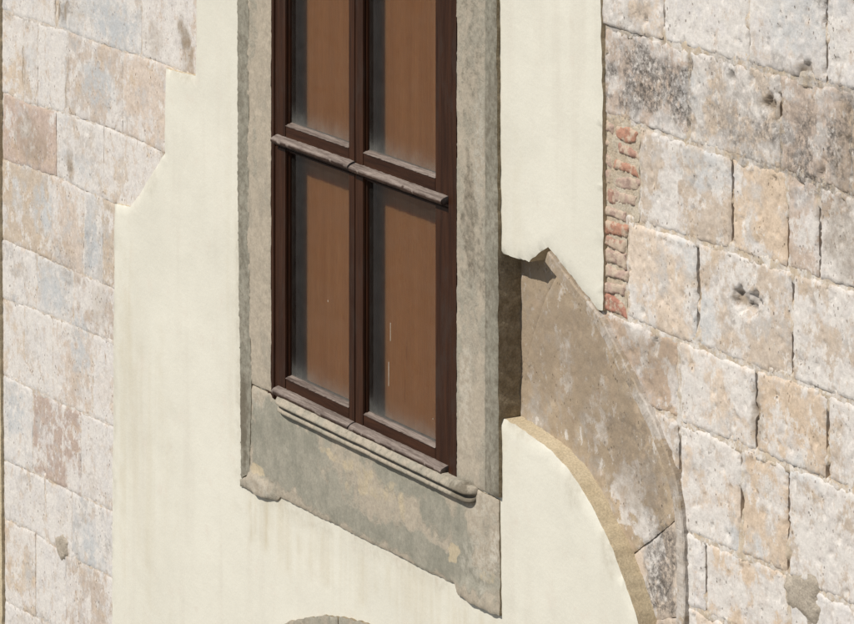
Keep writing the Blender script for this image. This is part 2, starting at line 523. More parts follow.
WIN_L, WIN_R = wall(268, 200, .02)[0], wall(458, 200, .02)[0]
_, WIN_B = wall(290, 405, .02)
WIN_T = WIN_B + 2.55
cw = [(-6, WIN_L, -.6, -.13, -Z0 + .01, 5.0), (WIN_R, 7, -.6, -.13, -Z0 + .01, 5.0),
      (WIN_L - .01, WIN_R + .01, -.6, -.133, -Z0 + .01, WIN_B), (WIN_L - .01, WIN_R + .01, -.6, -.133, WIN_T, 5.0),
      (-6, 7, -2.2, -2.0, -Z0 + .01, 5.0), (-6, -5.8, -2.0, -.6, -Z0 + .01, 5.0), (6.8, 7, -2.0, -.6, -Z0 + .01, 5.0), (-6, 7, -2.2, -.13, 5.0, 5.2)]
tag(boxes('wall_core', cw, M_CORE, None, 0), kind='structure')

# ------------------------------------------------------------------ shared outlines
N_PL = .020                                  # plaster stands this proud of the ashlar
N_RING = -.055                               # the stone arch lies this far behind it
TOPY, BOTY = -150, 800
hood_px = [(549, 252), (575, 285.5), (600, 316), (617.5, 348), (635, 382), (652, 415), (664.5, 446), (676, 480), (682, 512), (684.5, 552), (685, 615), (685, 700), (685, 800)]
HOOD = spline(walls(hood_px, .012), 6)
_a0 = np.array(wall(490, 417, N_PL)); _c = np.array([.636, -1.036]); _r = .782
infill = [wall(x, y, N_PL) for x, y in [(488, 414.5), (499, 418), (512, 424), (524, 431.5), (536, 440.5), (549, 450.5), (561, 462.5), (571, 474.5), (579.5, 488), (588, 502),
          (596, 518), (605.5, 537), (614, 557), (623, 582), (632, 609), (637, 628), (643, 665), (645, 700), (646, 740), (646, 800)]]
INFILL = spline(infill, 3)

def blob(x, z, lst, n=0.0, wob=.5, sc=14, seed=1):
    r = np.zeros(len(x))
    nx = fbm(x, z, sc, 4, seed) * wob; nz = fbm(x, z, sc, 4, seed + 2) * wob
    for px, py, rx, ry, s in lst:
        cx_, cz_ = wall(px, py, n)
        sx = rx / 150.0; sz = ry / 290.0
        dx = (x - cx_) / sx
        dz = (z - cz_) / sz
        d = np.sqrt((dx + nx) ** 2 + (dz + nz) ** 2)
        r = np.maximum(r, s * (1 - sm(.55, 1.25, d)))
    return r

# ------------------------------------------------------------------ plaster
left_edge = [(196, TOPY), (195, 40), (194.5, 76), (180, 73), (164.5, 68.5), (164, 120), (163.5, 153), (150, 175), (137, 197), (129, 207), (113.5, 203.5), (112.5, 330), (111.5, 480), (111, 624), (110, BOTY)]
PL = walls(left_edge, N_PL) + [p for p in reversed(INFILL)]
PL += walls([(489, 300), (490, 250.5), (499, 253.5), (513, 257.5), (527.5, 261.5), (537, 254), (546.5, 247)], N_PL)
PL += walls([(551, 252), (575, 283), (590, 301), (596.5, 309.5), (601.5, 311), (601.5, 250), (601, 120), (599.5, 40), (598, TOPY)], N_PL)
hole = [(WIN_L - .02, WIN_B - .08), (WIN_R + .02, WIN_B - .08), (WIN_R + .02, WIN_T + .02), (WIN_L - .02, WIN_T + .02)]
def n_pl(x, z, d):
    return N_PL + .0022 * fbm(x, z, 3, 3, 2) + .0008 * fbm(x, z, 25, 3, 4) - .006 * (1 - sm(0, .012, d)) ** 2
stain_bl = [(262, 520, 16, 34, .8), (285, 540, 22, 44, .45), (340, 560, 40, 46, .5), (420, 600, 36, 36, .5), (470, 624, 25, 25, .6), (128, 430, 12, 210, .45), (150, 480, 30, 160, .3), (515, 320, 18, 160, .2), (232, 250, 8, 240, .25)]
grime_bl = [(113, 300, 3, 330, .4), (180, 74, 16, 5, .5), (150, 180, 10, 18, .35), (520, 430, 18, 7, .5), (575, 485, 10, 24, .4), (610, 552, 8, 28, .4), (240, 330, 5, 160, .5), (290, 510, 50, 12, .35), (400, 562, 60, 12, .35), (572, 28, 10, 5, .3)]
pw = relief('plaster_wall', PL, n_pl, -.075, .03, [M_PLASTER, M_EDGE], None, [hole], {'stain': lambda x, z: blob(x, z, stain_bl, N_PL), 'grime': lambda x, z: blob(x, z, grime_bl, N_PL)},
            rag=.004, ragscale=22, bstep=.012, seed=1)
tag(pw, 'cream lime plaster coat with stepped left edge around the tall window', 'plaster wall', kind='thing')

# ------------------------------------------------------------------ ashlar: course lines and joints read as metres
def line(pts):
    P = walls(pts)
    xs = np.array([p[0] for p in P]); zs = np.array([p[1] for p in P])
    return lambda x: float(np.interp(x, xs, zs))

WHITE = (215, 208, 202); TAN = (204, 186, 171); PINK = (194, 168, 154); GREY = (198, 197, 196); OCH = (210, 190, 168); SAND = (212, 196, 179); BROWN = (190, 168, 148)

def build_courses(parent, lines, rows, dirt, brown, white_bl, pits, cut, seed, gapx=.006, gapz=.003, amp=1.0, blend=.0):
    kk = seed; bnd = []
    blue = [(98, 84, 24, 30, .8), (112, 22, 34, 26, .9), (44, 208, 16, 30, .8), (92, 246, 12, 36, .9), (56, 292, 20, 26, .8), (18, 195, 8, 24, .5), (80, 345, 16, 34, .7), (16, 412, 14, 32, .8), (90, 548, 18, 30, .8), (30, 60, 10, 20, .4), (84, 168, 14, 14, .5), (64, 118, 8, 10, .5),
            (700, 165, 24, 22, .6), (690, 260, 10, 24, .5), (706, 318, 14, 20, .6), (800, 25, 24, 30, .6), (745, 545, 20, 20, .6), (800, 470, 14, 14, .5), (690, 90, 14, 20, .6)]
    for (top, bot, joints) in rows:
        T, B = lines[top], lines[bot]
        for (xa, xb, colr, wh) in joints:
            kk += 1
            rs = random.Random(kk * 31)
            midz = 300
            Xa = wall(xa, 300)[0]; Xb = wall(xb, 300)[0]
            g = gapz
            xs = np.linspace(Xa + gapx, Xb - gapx, 5)
            tilt = [(rs.random() - .5) * .008 for _ in range(4)]
            top_pts = [(x + tilt[0] * (1 if i == 0 else 0) + tilt[1] * (1 if i == 4 else 0), T(x) - g + (rs.random() - .5) * .006) for i, x in enumerate(xs)]
            bot_pts = [(x + tilt[2] * (1 if i == 0 else 0) + tilt[3] * (1 if i == 4 else 0), B(x) + g + (rs.random() - .5) * .006) for i, x in enumerate(xs)]
            poly = bot_pts + top_pts[::-1]
            bnd.append(resample(poly, .012))
            b0 = .0025 + (rs.random() - .5) * .004 * amp
            tx, tz = (rs.random() - .5) * .008, (rs.random() - .5) * .008
            cx0, cz0 = (Xa + Xb) / 2, (T(Xa) + B(Xb)) / 2
            def nf(x, z, d, b0=b0, tx=tx, tz=tz, cx0=cx0, cz0=cz0, kk=kk):
                e = .007 + .007 * np.clip(fbm(x, z, 16, 3, kk * .37), -.6, 1)
                n = b0 + tx * (x - cx0) + tz * (z - cz0) + amp * (.0036 * fbm(x, z, 6, 4, kk * .71) + .0017 * fbm(x, z, 30, 4, kk * .3, .6)) - .0068 * amp * (1 - sm(0, e, d))
                hol = fbm(x, z * .6, 34, 4, kk * .53, .6)
                n -= .007 * amp * sm(.46, .85, hol)
                for px, py, r, dep in pits:
                    a, b = wall(px, py)
                    dd = np.hypot((x - a) * 1.1, z - b) / (r / 230.0) + .5 * fbm(x, z, 40, 3, px)
                    n -= dep * (1 - sm(.45, 1.15, dd))
                return n
            at = {'blue': lambda x, z: blob(x, z, blue), 'dirt': lambda x, z: blob(x, z, dirt) * (.5 + .5 * sm(-.32, .12, fbm(x, z, 6, 4, 88, .6))), 'brown': lambda x, z: blob(x, z, brown),
                  'white': lambda x, z, wh=wh: np.clip(wh * (1 - .6 * blend) + .6 * .6 * blend + .55 * fbm(x, z, 5.5, 4, 77, .6) + blob(x, z, white_bl), 0, 1.2)}
            j = rs.random() * .10 - .05
            avg = (209, 200, 188)
            colr = [q * (1 - blend) + v * blend for q, v in zip(colr, avg)]
            c = C(*[min(235, q * (1 + j)) for q in colr])
            relief('stone', poly, nf, -.05, .0085, M_STONE, parent, (), at, rag=.0035, ragscale=26, bstep=.009, seed=kk * .17, color=c, cut=cut)
    return np.concatenate(bnd)

def joint_drop(bnd):
    def f(x, z):
        d = np.full(len(x), 9.0)
        for i in range(0, len(bnd), 128):
            b = bnd[i:i + 128]
            d = np.minimum(d, ((x[:, None] - b[None, :, 0]) ** 2 + (z[:, None] - b[None, :, 1]) ** 2).min(1))
        return -.04 * sm(.016, .035, np.sqrt(d))
    return f

# --- left wall
lw = empty('stone_wall', (wall(60, 624)[0], 0, Z0 - 1.3))
tag(lw, 'pale weathered ashlar wall left of the plaster, small blocks', 'stone wall', kind='thing')
LL = {
 '-1': line([(-30, -85), (200, -30)]),
 'a': line([(-30, -2), (0, 8), (14, 15), (56, 27), (106, 46), (145, 57), (195, 76), (215, 82)]),
 'b': line([(-30, 80), (0, 91), (32, 105), (69, 114), (106, 127), (136, 139), (164, 152), (190, 163)]),
 'c': line([(-30, 146), (0, 158), (56, 176), (84, 190), (113, 203), (150, 218)]),
 'd': line([(-30, 225), (0, 238), (37, 254), (75, 272), (110, 287), (130, 296)]),
 'e': line([(-30, 285), (0, 297), (37, 310), (74, 325), (95, 335), (112, 342), (130, 350)]),
 'f': line([(-30, 360), (0, 373), (28, 387), (56, 401), (92, 417), (112, 426), (130, 435)]),
 'g': line([(-30, 443), (3, 459), (42, 477), (81, 496), (111, 510), (130, 519)]),
 'h': line([(-30, 503), (5, 519), (32, 530), (56, 547), (70, 557), (111, 577), (130, 586)]),
 'i': line([(-30, 585), (5, 601), (60, 629), (130, 663)]),
 'j': line([(-30, 680), (5, 697), (60, 725), (130, 760)]),
}
lrows = [
 ('-1', 'a', [(-30, 13, GREY, .6), (13, 56, WHITE, .9), (58, 142, GREY, .55), (142, 205, TAN, .85)]),
 ('a', 'b', [(-30, 24, OCH, .7), (24, 38, SAND, .7), (38, 67, WHITE, 1.0), (67, 123, TAN, .35), (123, 180, TAN, .3)]),
 ('b', 'c', [(-30, 3, WHITE, .7), (3, 57, PINK, .1), (57, 104, WHITE, .75), (104, 160, SAND, .75)]),
 ('c', 'd', [(-30, 1, WHITE, .6), (1, 52, OCH, .35), (52, 84, TAN, .3), (84, 103, GREY, .45), (103, 125, OCH, .35)]),
 ('d', 'e', [(-30, 37, WHITE, .85), (37, 74, GREY, .4), (74, 125, TAN, .65)]),
 ('e', 'f', [(-30, 25, SAND, .75), (25, 53, WHITE, .95), (53, 93, TAN, .5), (93, 125, WHITE, .7)]),
 ('f', 'g', [(-30, 33, GREY, .65), (33, 81, PINK, .5), (81, 125, WHITE, .7)]),
 ('g', 'h', [(-30, 45, WHITE, .85), (45, 72, WHITE, .9), (72, 125, GREY, .7)]),
 ('h', 'i', [(-30, 36, OCH, .6), (36, 66, WHITE, .95), (66, 125, TAN, .45)]),
 ('i', 'j', [(-30, 45, WHITE, .7), (45, 85, SAND, .7), (85, 125, GREY, .6)]),
]
l_dirt = [(60, 12, 8, 14, .75), (68, 8, 8, 10, .6), (183, 35, 10, 20, .55), (66, 262, 16, 26, .5), (88, 250, 8, 26, .4), (40, 158, 8, 16, .45), (8, 15, 8, 5, .5), (68, 70, 3, 40, .4)]
l_brown = [(58, 10, 4, 15, 1.0), (66, 12, 3, 11, .8), (186, 38, 6, 14, .9), (181, 28, 4, 8, .8), (192, 57, 3, 13, .9), (24, 58, 2, 24, .8), (67, 95, 2, 22, .8), (46, 150, 3, 12, .6), (16, 140, 3, 12, .5), (30, 138, 24, 26, .55), (71, 168, 5, 16, .8), (155, 40, 14, 18, .35), (24, 75, 3, 16, .6), (190, 62, 8, 16, .5), (100, 300, 10, 40, .3)]
sheet = walls([(-40, -160), (215, -160), (215, 90), (195, 180), (140, 250), (135, 820), (-40, 820)])
JD = joint_drop(build_courses(lw, LL, lrows, l_dirt, l_brown, [(10, 84, 14, 8, .4), (45, 205, 12, 20, .2)], [(71, 172, 4, .006), (66, 110, 3, .006), (45, 474, 3, .008)], None, 100, .0022, .0016, .36, .36))
relief('mortar_bed', sheet, lambda x, z, d: -.0002 + .0022 * fbm(x, z, 18, 4, 3) + JD(x, z), -.06, .011, M_STONE, lw, (), {'white': lambda x, z: .55 + 0 * x}, bstep=.03, color=C(206, 190, 170))
pp = walls([(55, 536), (64, 534), (69, 542), (68, 556), (62, 562), (58, 552)])
relief('mortar_patch', pp, lambda x, z, d: .008 + .002 * fbm(x, z, 30, 3, 3) - .01 * (1 - sm(0, .012, d)), -.03, .007, M_PATCH, lw, (), None, rag=.006)

# --- right wall
HC = np.array(HOOD)
hood_cut_poly = [(-.5, HC[0][1] + .05)] + [tuple(p) for p in HC] + [(-.5, HC[-1][1])]
def hood_cut(x, z): return inside(np.asarray(x), np.asarray(z), hood_cut_poly)
rw = empty('stone_wall', (wall(740, 624)[0], 0, Z0 - 1.3))
tag(rw, 'rough beige ashlar wall right of the plaster and arch, large blocks', 'stone wall', kind='thing')
RL = {
 '-1': line([(590, -72), (854, -10), (960, 15)]),
 'a': line([(590, 22), (634, 34), (666, 42), (685, 47), (721, 58), (753, 66), (785, 75), (826, 85), (854, 92), (960, 120)]),
 'b': line([(590, 111), (634, 123), (653, 131), (688, 143), (730, 157), (769, 168), (801, 177), (833, 190), (854, 198), (960, 232)]),
 'c': line([(590, 207), (637, 223), (673, 234), (697, 242), (729, 250), (789, 270), (821, 280), (854, 289), (960, 325)]),
 'd': line([(590, 304), (634, 321), (655, 330), (680, 341), (701, 347), (729, 359), (756, 369), (789, 379), (824, 392), (854, 404), (960, 444)]),
 'e': line([(590, 384), (640, 405), (678, 420), (704, 432), (740, 446), (757, 453), (789, 466), (828, 480), (854, 492), (960, 538)]),
 'f': line([(590, 490), (683, 531), (704, 541), (743, 556), (789, 575), (821, 592), (854, 608), (960, 655)]),
 'g': line([(590, 560), (683, 603), (706, 614), (760, 640), (854, 682), (960, 730)]),
 'h': line([(590, 660), (683, 703), (854, 785), (960, 835)]),
}
rrows = [
 ('-1', 'a', [(600, 664, SAND, .6), (664, 749, WHITE, .95), (749, 826, WHITE, .7), (826, 950, WHITE, .7)]),
 ('a', 'b', [(603, 689, TAN, .55), (689, 780, SAND, .6), (780, 851, TAN, .35), (851, 950, OCH, .5)]),
 ('b', 'c', [(639, 731, SAND, .40), (731, 787, OCH, .30), (787, 819, TAN, .45), (819, 950, BROWN, .85)]),
 ('c', 'd', [(627, 698, SAND, .40), (698, 792, SAND, .45), (792, 950, SAND, .62)]),
 ('d', 'e', [(585, 679, BROWN, .40), (679, 756, SAND, .62), (756, 827, OCH, .40), (827, 950, SAND, .5)]),
 ('e', 'f', [(640, 679, SAND, .5), (679, 741, SAND, .68), (741, 788, OCH, .48), (788, 950, SAND, .72)]),
 ('f', 'g', [(660, 705, WHITE, .7), (705, 789, OCH, .6), (789, 950, WHITE, .75)]),
 ('g', 'h', [(660, 730, SAND, .6), (730, 820, OCH, .5), (820, 950, SAND, .6)]),
]
r_dirt = [(700, 105, 60, 30, .6), (790, 150, 60, 34, .8), (835, 150, 26, 34, 1.0), (850, 110, 18, 20, .8), (655, 85, 44, 34, 1.0), (630, 60, 26, 30, .85), (680, 118, 26, 14, 1.0), (825, 120, 20, 16, .8), (760, 90, 16, 26, .5), (815, 175, 20, 14, 1.0), (725, 80, 20, 24, .5), (760, 130, 50, 26, .55), (820, 140, 40, 40, .75), (840, 110, 24, 22, .6), (720, 110, 24, 34, .5), (660, 95, 40, 30, .9), (640, 65, 30, 22, .85), (850, 170, 14, 30, .8), (620, 20, 22, 18, .55), (780, 60, 6, 8, .5), (652, 78, 34, 26, .95), (625, 102, 22, 15, .8), (668, 112, 26, 16, .85), (614, 60, 14, 26, .6), (690, 65, 4, 14, .8), (688, 120, 5, 12, .8), (632, 14, 14, 12, .7), (648, 8, 10, 8, .5),
          (838, 145, 11, 16, 1.0), (818, 170, 16, 14, .95), (828, 112, 12, 12, .6), (805, 90, 40, 18, .5), (795, 130, 14, 30, .5), (770, 108, 5, 9, .8), (806, 74, 8, 10, .7), (733, 76, 4, 5, .8), (752, 74, 5, 14, .5), (822, 3, 8, 6, .7), (843, 205, 6, 9, .7), (838, 60, 3, 4, .6),
          (740, 299, 8, 6, .5), (754, 304, 8, 8, .6), (655, 345, 6, 10, .5), (640, 360, 30, 30, .35), (800, 150, 14, 18, .5), (845, 235, 14, 40, .45), (700, 80, 14, 20, .4), (735, 130, 30, 14, .3)]
r_brown = [(806, 74, 10, 11, .9), (770, 107, 8, 11, .8), (741, 299, 8, 6, .8), (660, 360, 20, 30, .45), (757, 416, 5, 24, .7), (845, 170, 10, 60, .4), (845, 240, 18, 40, .4), (640, 345, 20, 14, .4)]
r_white = [(672, 175, 8, 26, .3), (690, 252, 14, 16, .4), (700, 320, 16, 26, .35), (745, 250, 26, 12, .35), (675, 380, 5, 30, .5), (684, 435, 10, 14, .4), (720, 530, 30, 16, .35), (800, 470, 20, 30, .3), (690, 90, 20, 22, .6), (845, 560, 14, 50, .4), (815, 240, 10, 30, .3)]
r_pits = [(740, 299, 9, .022), (754, 303, 9, .020), (748, 311, 7, .012), (806, 74, 10, .018), (770, 107, 9, .022), (733, 76, 4, .012), (690, 66, 4, .012), (688, 119, 5, .014), (752, 80, 4, .010), (843, 204, 5, .014), (655, 347, 6, .010), (781, 100, 4, .010), (717, 60, 3, .008), (757, 412, 6, .012), (698, 295, 4, .012), (838, 60, 3, .010), (800, 176, 6, .012), (822, 175, 5, .012), (648, 20, 4, .006)]
sheetR = walls([(594, -160), (960, -130), (960, 850), (594, 700)])
JDR = joint_drop(build_courses(rw, RL, rrows, r_dirt, r_brown, r_white, r_pits, hood_cut, 300))
open_j = [(731, 158, 252, 1), (787, 190, 270, .8), (819, 205, 283, 1), (698, 246, 346, .9), (792, 275, 380, 1), (756, 372, 452, .9), (827, 396, 481, 1), (741, 450, 556, 1), (788, 470, 575, .9),
          (705, 543, 614, .9), (664, -40, 42, .8), (749, -30, 64, .7), (826, -20, 86, .6), (679, 425, 480, .7), (780, 90, 120, .6)]
def open_mask(x, z):
    m = np.zeros(len(x))
    for px, ya, yb, sgt in open_j:
        a_ = wall(px, ya); b_ = wall(px, yb)
        g_ = sm(-.35, .05, fbm(x, z, 9, 3, px))
        m = np.maximum(m, sgt * g_ * (1 - sm(.012, .02, np.abs(x - a_[0]))) * (z < a_[1] - .01) * (z > b_[1] + .01))
    return m
relief('mortar_bed', sheetR, lambda x, z, d: -.0015 + .004 * fbm(x, z, 16, 4, 7) + JDR(x, z) - .016 * open_mask(x, z), -.06, .008, M_STONE, rw, (),
       {'white': lambda x, z: .5 - .5 * open_mask(x, z), 'dirt': lambda x, z: blob(x, z, r_dirt), 'brown': lambda x, z: .8 * open_mask(x, z)}, bstep=.03, cut=hood_cut, color=C(200, 184, 162))
pp = walls([(790, 570), (797, 566), (803, 572), (811, 570), (821, 580), (824, 592), (818, 600), (824, 610), (822, 628), (806, 630), (803, 618), (787, 608), (784, 596), (780, 582)])
relief('mortar_patch', pp, lambda x, z, d: .0085 + .003 * fbm(x, z, 24, 4, 3) - .012 * (1 - sm(0, .03, d)), -.03, .008, M_PATCH, rw, (), None, rag=.014, ragscale=40, bstep=.006)
# vertical mortar strip that holds the bricks
pp = walls([(601, 118), (628, 117), (640, 124), (639, 222), (627, 224), (627, 318), (600, 316)])
relief('mortar_strip', pp, lambda x, z, d: -.001 + .003 * fbm(x, z, 26, 4, 13), -.03, .010, M_MORTAR, rw, (), None, rag=.006, bstep=.012)
RED = (194, 146, 122); DRED = (182, 144, 126); PALE = (192, 166, 150)
bricks = [(617, 638, 124, 139, RED, .006), (618, 639, 143, 154, DRED, .005), (615, 637, 157, 170, RED, .007), (616, 638, 174, 186, PALE, .003), (615, 637, 190, 201, PALE, .002), (604, 613, 152, 166, PALE, .005), (604, 613, 169, 184, PALE, .005),
          (604, 614, 120, 132, PALE, .004), (604, 613, 136, 148, PALE, .003), (604, 614, 188, 201, DRED, .004), (606, 626, 205, 216, PALE, .006), (604, 627, 218, 231, RED, .010), (604, 626, 234, 246, DRED, .009), (604, 627, 248.5, 260, PALE, .010),
          (604, 627, 263, 275, PALE, .009), (604, 627, 278, 291, PALE, .008), (604, 626, 294, 308, (186, 134, 114), .009)]
for i, (xa, xb, ya, yb, cc, hn) in enumerate(bricks):
    sl = lambda x, y: (y + 655) / (x + 1930) * (x - xa)
    rb = random.Random(i * 7 + 3); jt = lambda k: (rb.random() - .5) * k * 1.5
    pp = walls([(xa + jt(2), ya + jt(4)), ((xa + xb) / 2, ya + sl((xa + xb) / 2, ya) + jt(3)), (xb + jt(4), ya + sl(xb, ya) + jt(4)), (xb + jt(4), yb + sl(xb, yb) + jt(4)), ((xa + xb) / 2, yb + sl((xa + xb) / 2, yb) + jt(3)), (xa + jt(2), yb + jt(4))])
    relief('brick', pp, lambda x, z, d, hn=hn, i=i: hn * .75 + .0036 * fbm(x, z, 22, 4, i * 1.3, .6) - .007 * (1 - sm(0, .005, d)), -.04, .006, M_BRICK, rw, (), None, rag=.003, ragscale=50, seed=i + .3, color=C(*cc))

# ------------------------------------------------------------------ blind arch: recessed voussoirs and a thin hood
ar = empty('stone_arch', (wall(600, 624)[0], 0, Z0 - 1.3))
tag(ar, 'recessed brown stone arch with thin hood moulding beside the window surround', 'arch', kind='thing')
O_ = walls([(470, 225), (556, 262)], N_RING)
def off_hood(dx):
    return [(x + dx, z) for x, z in HOOD]
outer = [p for p in off_hood(.02)]
def near_index(poly, pt):
    P = np.array(poly); return int(np.argmin(np.hypot(P[:, 0] - pt[0], P[:, 1] - pt[1])))
INB = [(x - .03, z - .05) for x, z in INFILL]      # runs on behind the infill
INB = [(x - .03, z - .02) for x, z in INFILL]
def piece(o0, o1, i0, i1):
    a, b = near_index(outer, wall(*o0, N_RING)), near_index(outer, wall(*o1, N_RING))
    c, d = near_index(INB, wall(*i0, N_RING)), near_index(INB, wall(*i1, N_RING))
    return outer[a:b + 1] + INB[c:d + 1][::-1]
r_d = [(668, 540, 12, 20, .9), (655, 520, 10, 10, .6), (590, 360, 26, 18, .55), (632, 430, 14, 16, .7), (612, 424, 4, 9, 1.0), (604, 440, 3, 6, .7), (660, 580, 14, 40, 1.0), (665, 545, 10, 12, .8), (650, 460, 10, 30, .6), (575, 330, 14, 20, .5), (545, 350, 10, 40, .4), (625, 450, 10, 24, .6), (664, 565, 12, 26, .95), (668, 600, 10, 16, .9), (655, 590, 8, 20, .7), (612, 425, 8, 14, .6), (640, 470, 16, 26, .55), (655, 500, 14, 22, .5), (600, 360, 20, 40, .35), (590, 400, 12, 40, .35), (560, 330, 14, 30, .3), (622, 400, 12, 30, .45)]
r_b = [(540, 320, 40, 90, .75), (570, 360, 40, 80, .75), (610, 420, 30, 60, .7), (640, 480, 22, 40, .6), (520, 380, 30, 50, .6)]
r_w = [(628, 488, 14, 30, .8), (645, 520, 12, 18, .7), (655, 550, 8, 26, .9), (568, 360, 8, 40, .35), (600, 420, 8, 30, .4), (648, 600, 8, 20, .7)]
at = {'dirt': lambda x, z: blob(x, z, r_d, N_RING), 'brown': lambda x, z: blob(x, z, r_b, N_RING), 'white': lambda x, z: .22 + blob(x, z, r_w, N_RING)}
top = walls([(470, 215), (560, 240)], N_RING)
j1o = near_index(outer, wall(560, 268, N_RING)); j1i = near_index(INB, wall(508, 418, N_RING))
v1 = [top[0], top[1]] + outer[:j1o + 1] + [wall(546, 297, N_RING), wall(533, 338, N_RING), wall(520, 385, N_RING)] + INB[:j1i + 1][::-1]
v2a = outer[j1o:near_index(outer, wall(684, 500, N_RING)) + 1]
v2b = INB[j1i:near_index(INB, wall(640, 545, N_RING)) + 1]
v2 = v2a + v2b[::-1] + [wall(520, 385, N_RING), wall(533, 338, N_RING), wall(546, 297, N_RING)]
polys = [v1, v2, piece((684, 500), (685, 606), (640, 545), (658, 616)), piece((685, 606), (685, 800), (658, 616), (668, 800))]
vc = [(184, 166, 142), (182, 164, 140), SAND, SAND]
for i, pl in enumerate(polys):
    cen = np.array(pl).mean(0)
    pl = [tuple(np.array(p) + (cen - np.array(p)) / max(.01, np.linalg.norm(cen - np.array(p))) * .0005) for p in pl]
    bb = (0.0, .004, -.001, .003)[i]
    relief('voussoir', pl, lambda x, z, d, i=i, bb=bb: N_RING + bb + .004 * fbm(x, z, 6, 4, i + 20) + .0018 * fbm(x, z, 34, 4, i + 31, .6) - .0035 * (1 - sm(0, .006, d)), -.12, .010, M_STONE, ar, (), at,
           rag=.0025, seed=40 + i, color=C(*vc[i]), bstep=.012)
hp = resample(HOOD, .012, False)
prof = [(.068, -.085), (.064, -.034), (.054, -.014), (.049, .000), (.044, .011), (.040, .0155), (.002, .018), (-.004, .014), (-.009, -.03)]
prof = [(-q, n) for q, n in prof]
hm = sweep('hood_moulding', hp, prof, M_STONE, ar, rough=.003, rs=24, seed=3,
           attrs={'brown': lambda x, z: np.maximum(.6 * sm(-.75, -.45, z), .75 * sm(.036, .05, np.sqrt(((x[:, None] - hp[None, ::2, 0]) ** 2 + (z[:, None] - hp[None, ::2, 1]) ** 2).min(1)))), 'dirt': lambda x, z: blob(x, z, [(634, 386, 4, 5, .8), (676, 470, 8, 20, .4)], 0), 'white': lambda x, z: .3 + blob(x, z, [(652, 412, 14, 26, .9), (610, 335, 20, 20, .3), (682, 560, 10, 60, .6)], 0)})
hm.color = C(182, 165, 143)

# ------------------------------------------------------------------ window surround
ws = empty('window_surround', (wall(370, 600)[0], 0, wall(500, 616)[1] + Z0))
tag(ws, 'worn grey stone window surround with painted jambs and deep apron', 'window surround', kind='thing')
def n_sur(base, s):
    def f(x, z, d):
        fl = sm(.02, .09, fbm(x, z * .7, 9, 5, s, .6))
        return base - .0018 * fl + .0012 * fbm(x, z, 10, 3, s + 2) + .0006 * fbm(x, z, 60, 3, s + 5) - .003 * (1 - sm(0, .008, d)) ** 2
    return f
NJ = .031
jl = walls([(246.5, TOPY - 400), (246.5, 238), (249.5, 383), (270, 392), (270, TOPY - 400)], NJ)
jl = [(x, min(z, WIN_T)) for x, z in jl]
relief('jamb', jl, n_sur(NJ, 51), -.05, .010, M_SUR, ws, (), {'paint': lambda x, z: .18 + blob(x, z, [(252, 20, 6, 40, .4), (254, 150, 6, 40, .3)], NJ), 'ochre': lambda x, z: blob(x, z, [(258, 120, 10, 160, .45)], NJ)}, rag=.0015, seed=51)
jr = walls([(456, TOPY - 600), (456, 480.5), (470, 484), (485, 492.5), (485, TOPY - 600)], NJ)
jr = [(x, min(z, WIN_T)) for x, z in jr]
relief('jamb', jr, n_sur(NJ, 57), -.05, .010, M_SUR, ws, (), {'paint': lambda x, z: .48 - blob(x, z, [(472, 400, 14, 90, .2)], NJ), 'dirt': lambda x, z: blob(x, z, [(472, 60, 14, 120, .55), (470, 230, 12, 70, .7), (480, 270, 8, 40, .6), (478, 150, 8, 60, .6)], NJ), 'white': lambda x, z: blob(x, z, [(478, 150, 6, 60, .5), (466, 390, 6, 60, .4)], NJ)}, rag=.0015, seed=57)
# outer mouldings: they rise towards the outer edge
def strip(pts, xo, xi, seed, rag, attrs):
    P = walls(pts, NJ + .006)
    P = [(x, min(z, WIN_T)) for x, z in P]
    Xo, Xi = wall(xo, 200, NJ)[0], wall(xi, 200, NJ)[0]
    def f(x, z, d):
        t = np.clip((x - Xi) / (Xo - Xi), 0, 1.2)
        return NJ - .0005 + .008 * sm(.05, .95, t) + .0012 * fbm(x, z, 10, 4, seed) - .005 * (t > .5) * (1 - sm(0, .006, d)) ** 2
    return relief('outer_moulding', P, f, -.05 if xo < 300 else -.10, .009, [M_SUR, M_SUREDGE], ws, (), attrs, rag=rag, ragscale=18, seed=seed, bstep=.009)
strip([(236, TOPY - 400), (237, 200), (239, 400), (239.5, 478), (248.0, 474), (249.8, 380), (247.2, 238), (247.2, TOPY - 400)], 236.5, 246.5, 61, .002,
      {'paint': lambda x, z: .85 + 0 * x, 'dirt': lambda x, z: .62 + blob(x, z, [(243, 420, 5, 60, .3)], NJ)})
strip([(483.4, TOPY - 600), (483.4, 491), (498, 498), (497.5, 420), (497, 250), (495.5, 0), (495, TOPY - 600)], 497, 486, 67, .004,
      {'paint': lambda x, z: .85 + 0 * x, 'dirt': lambda x, z: .66 + .1 * fbm(x, z, 3, 3, 4)})
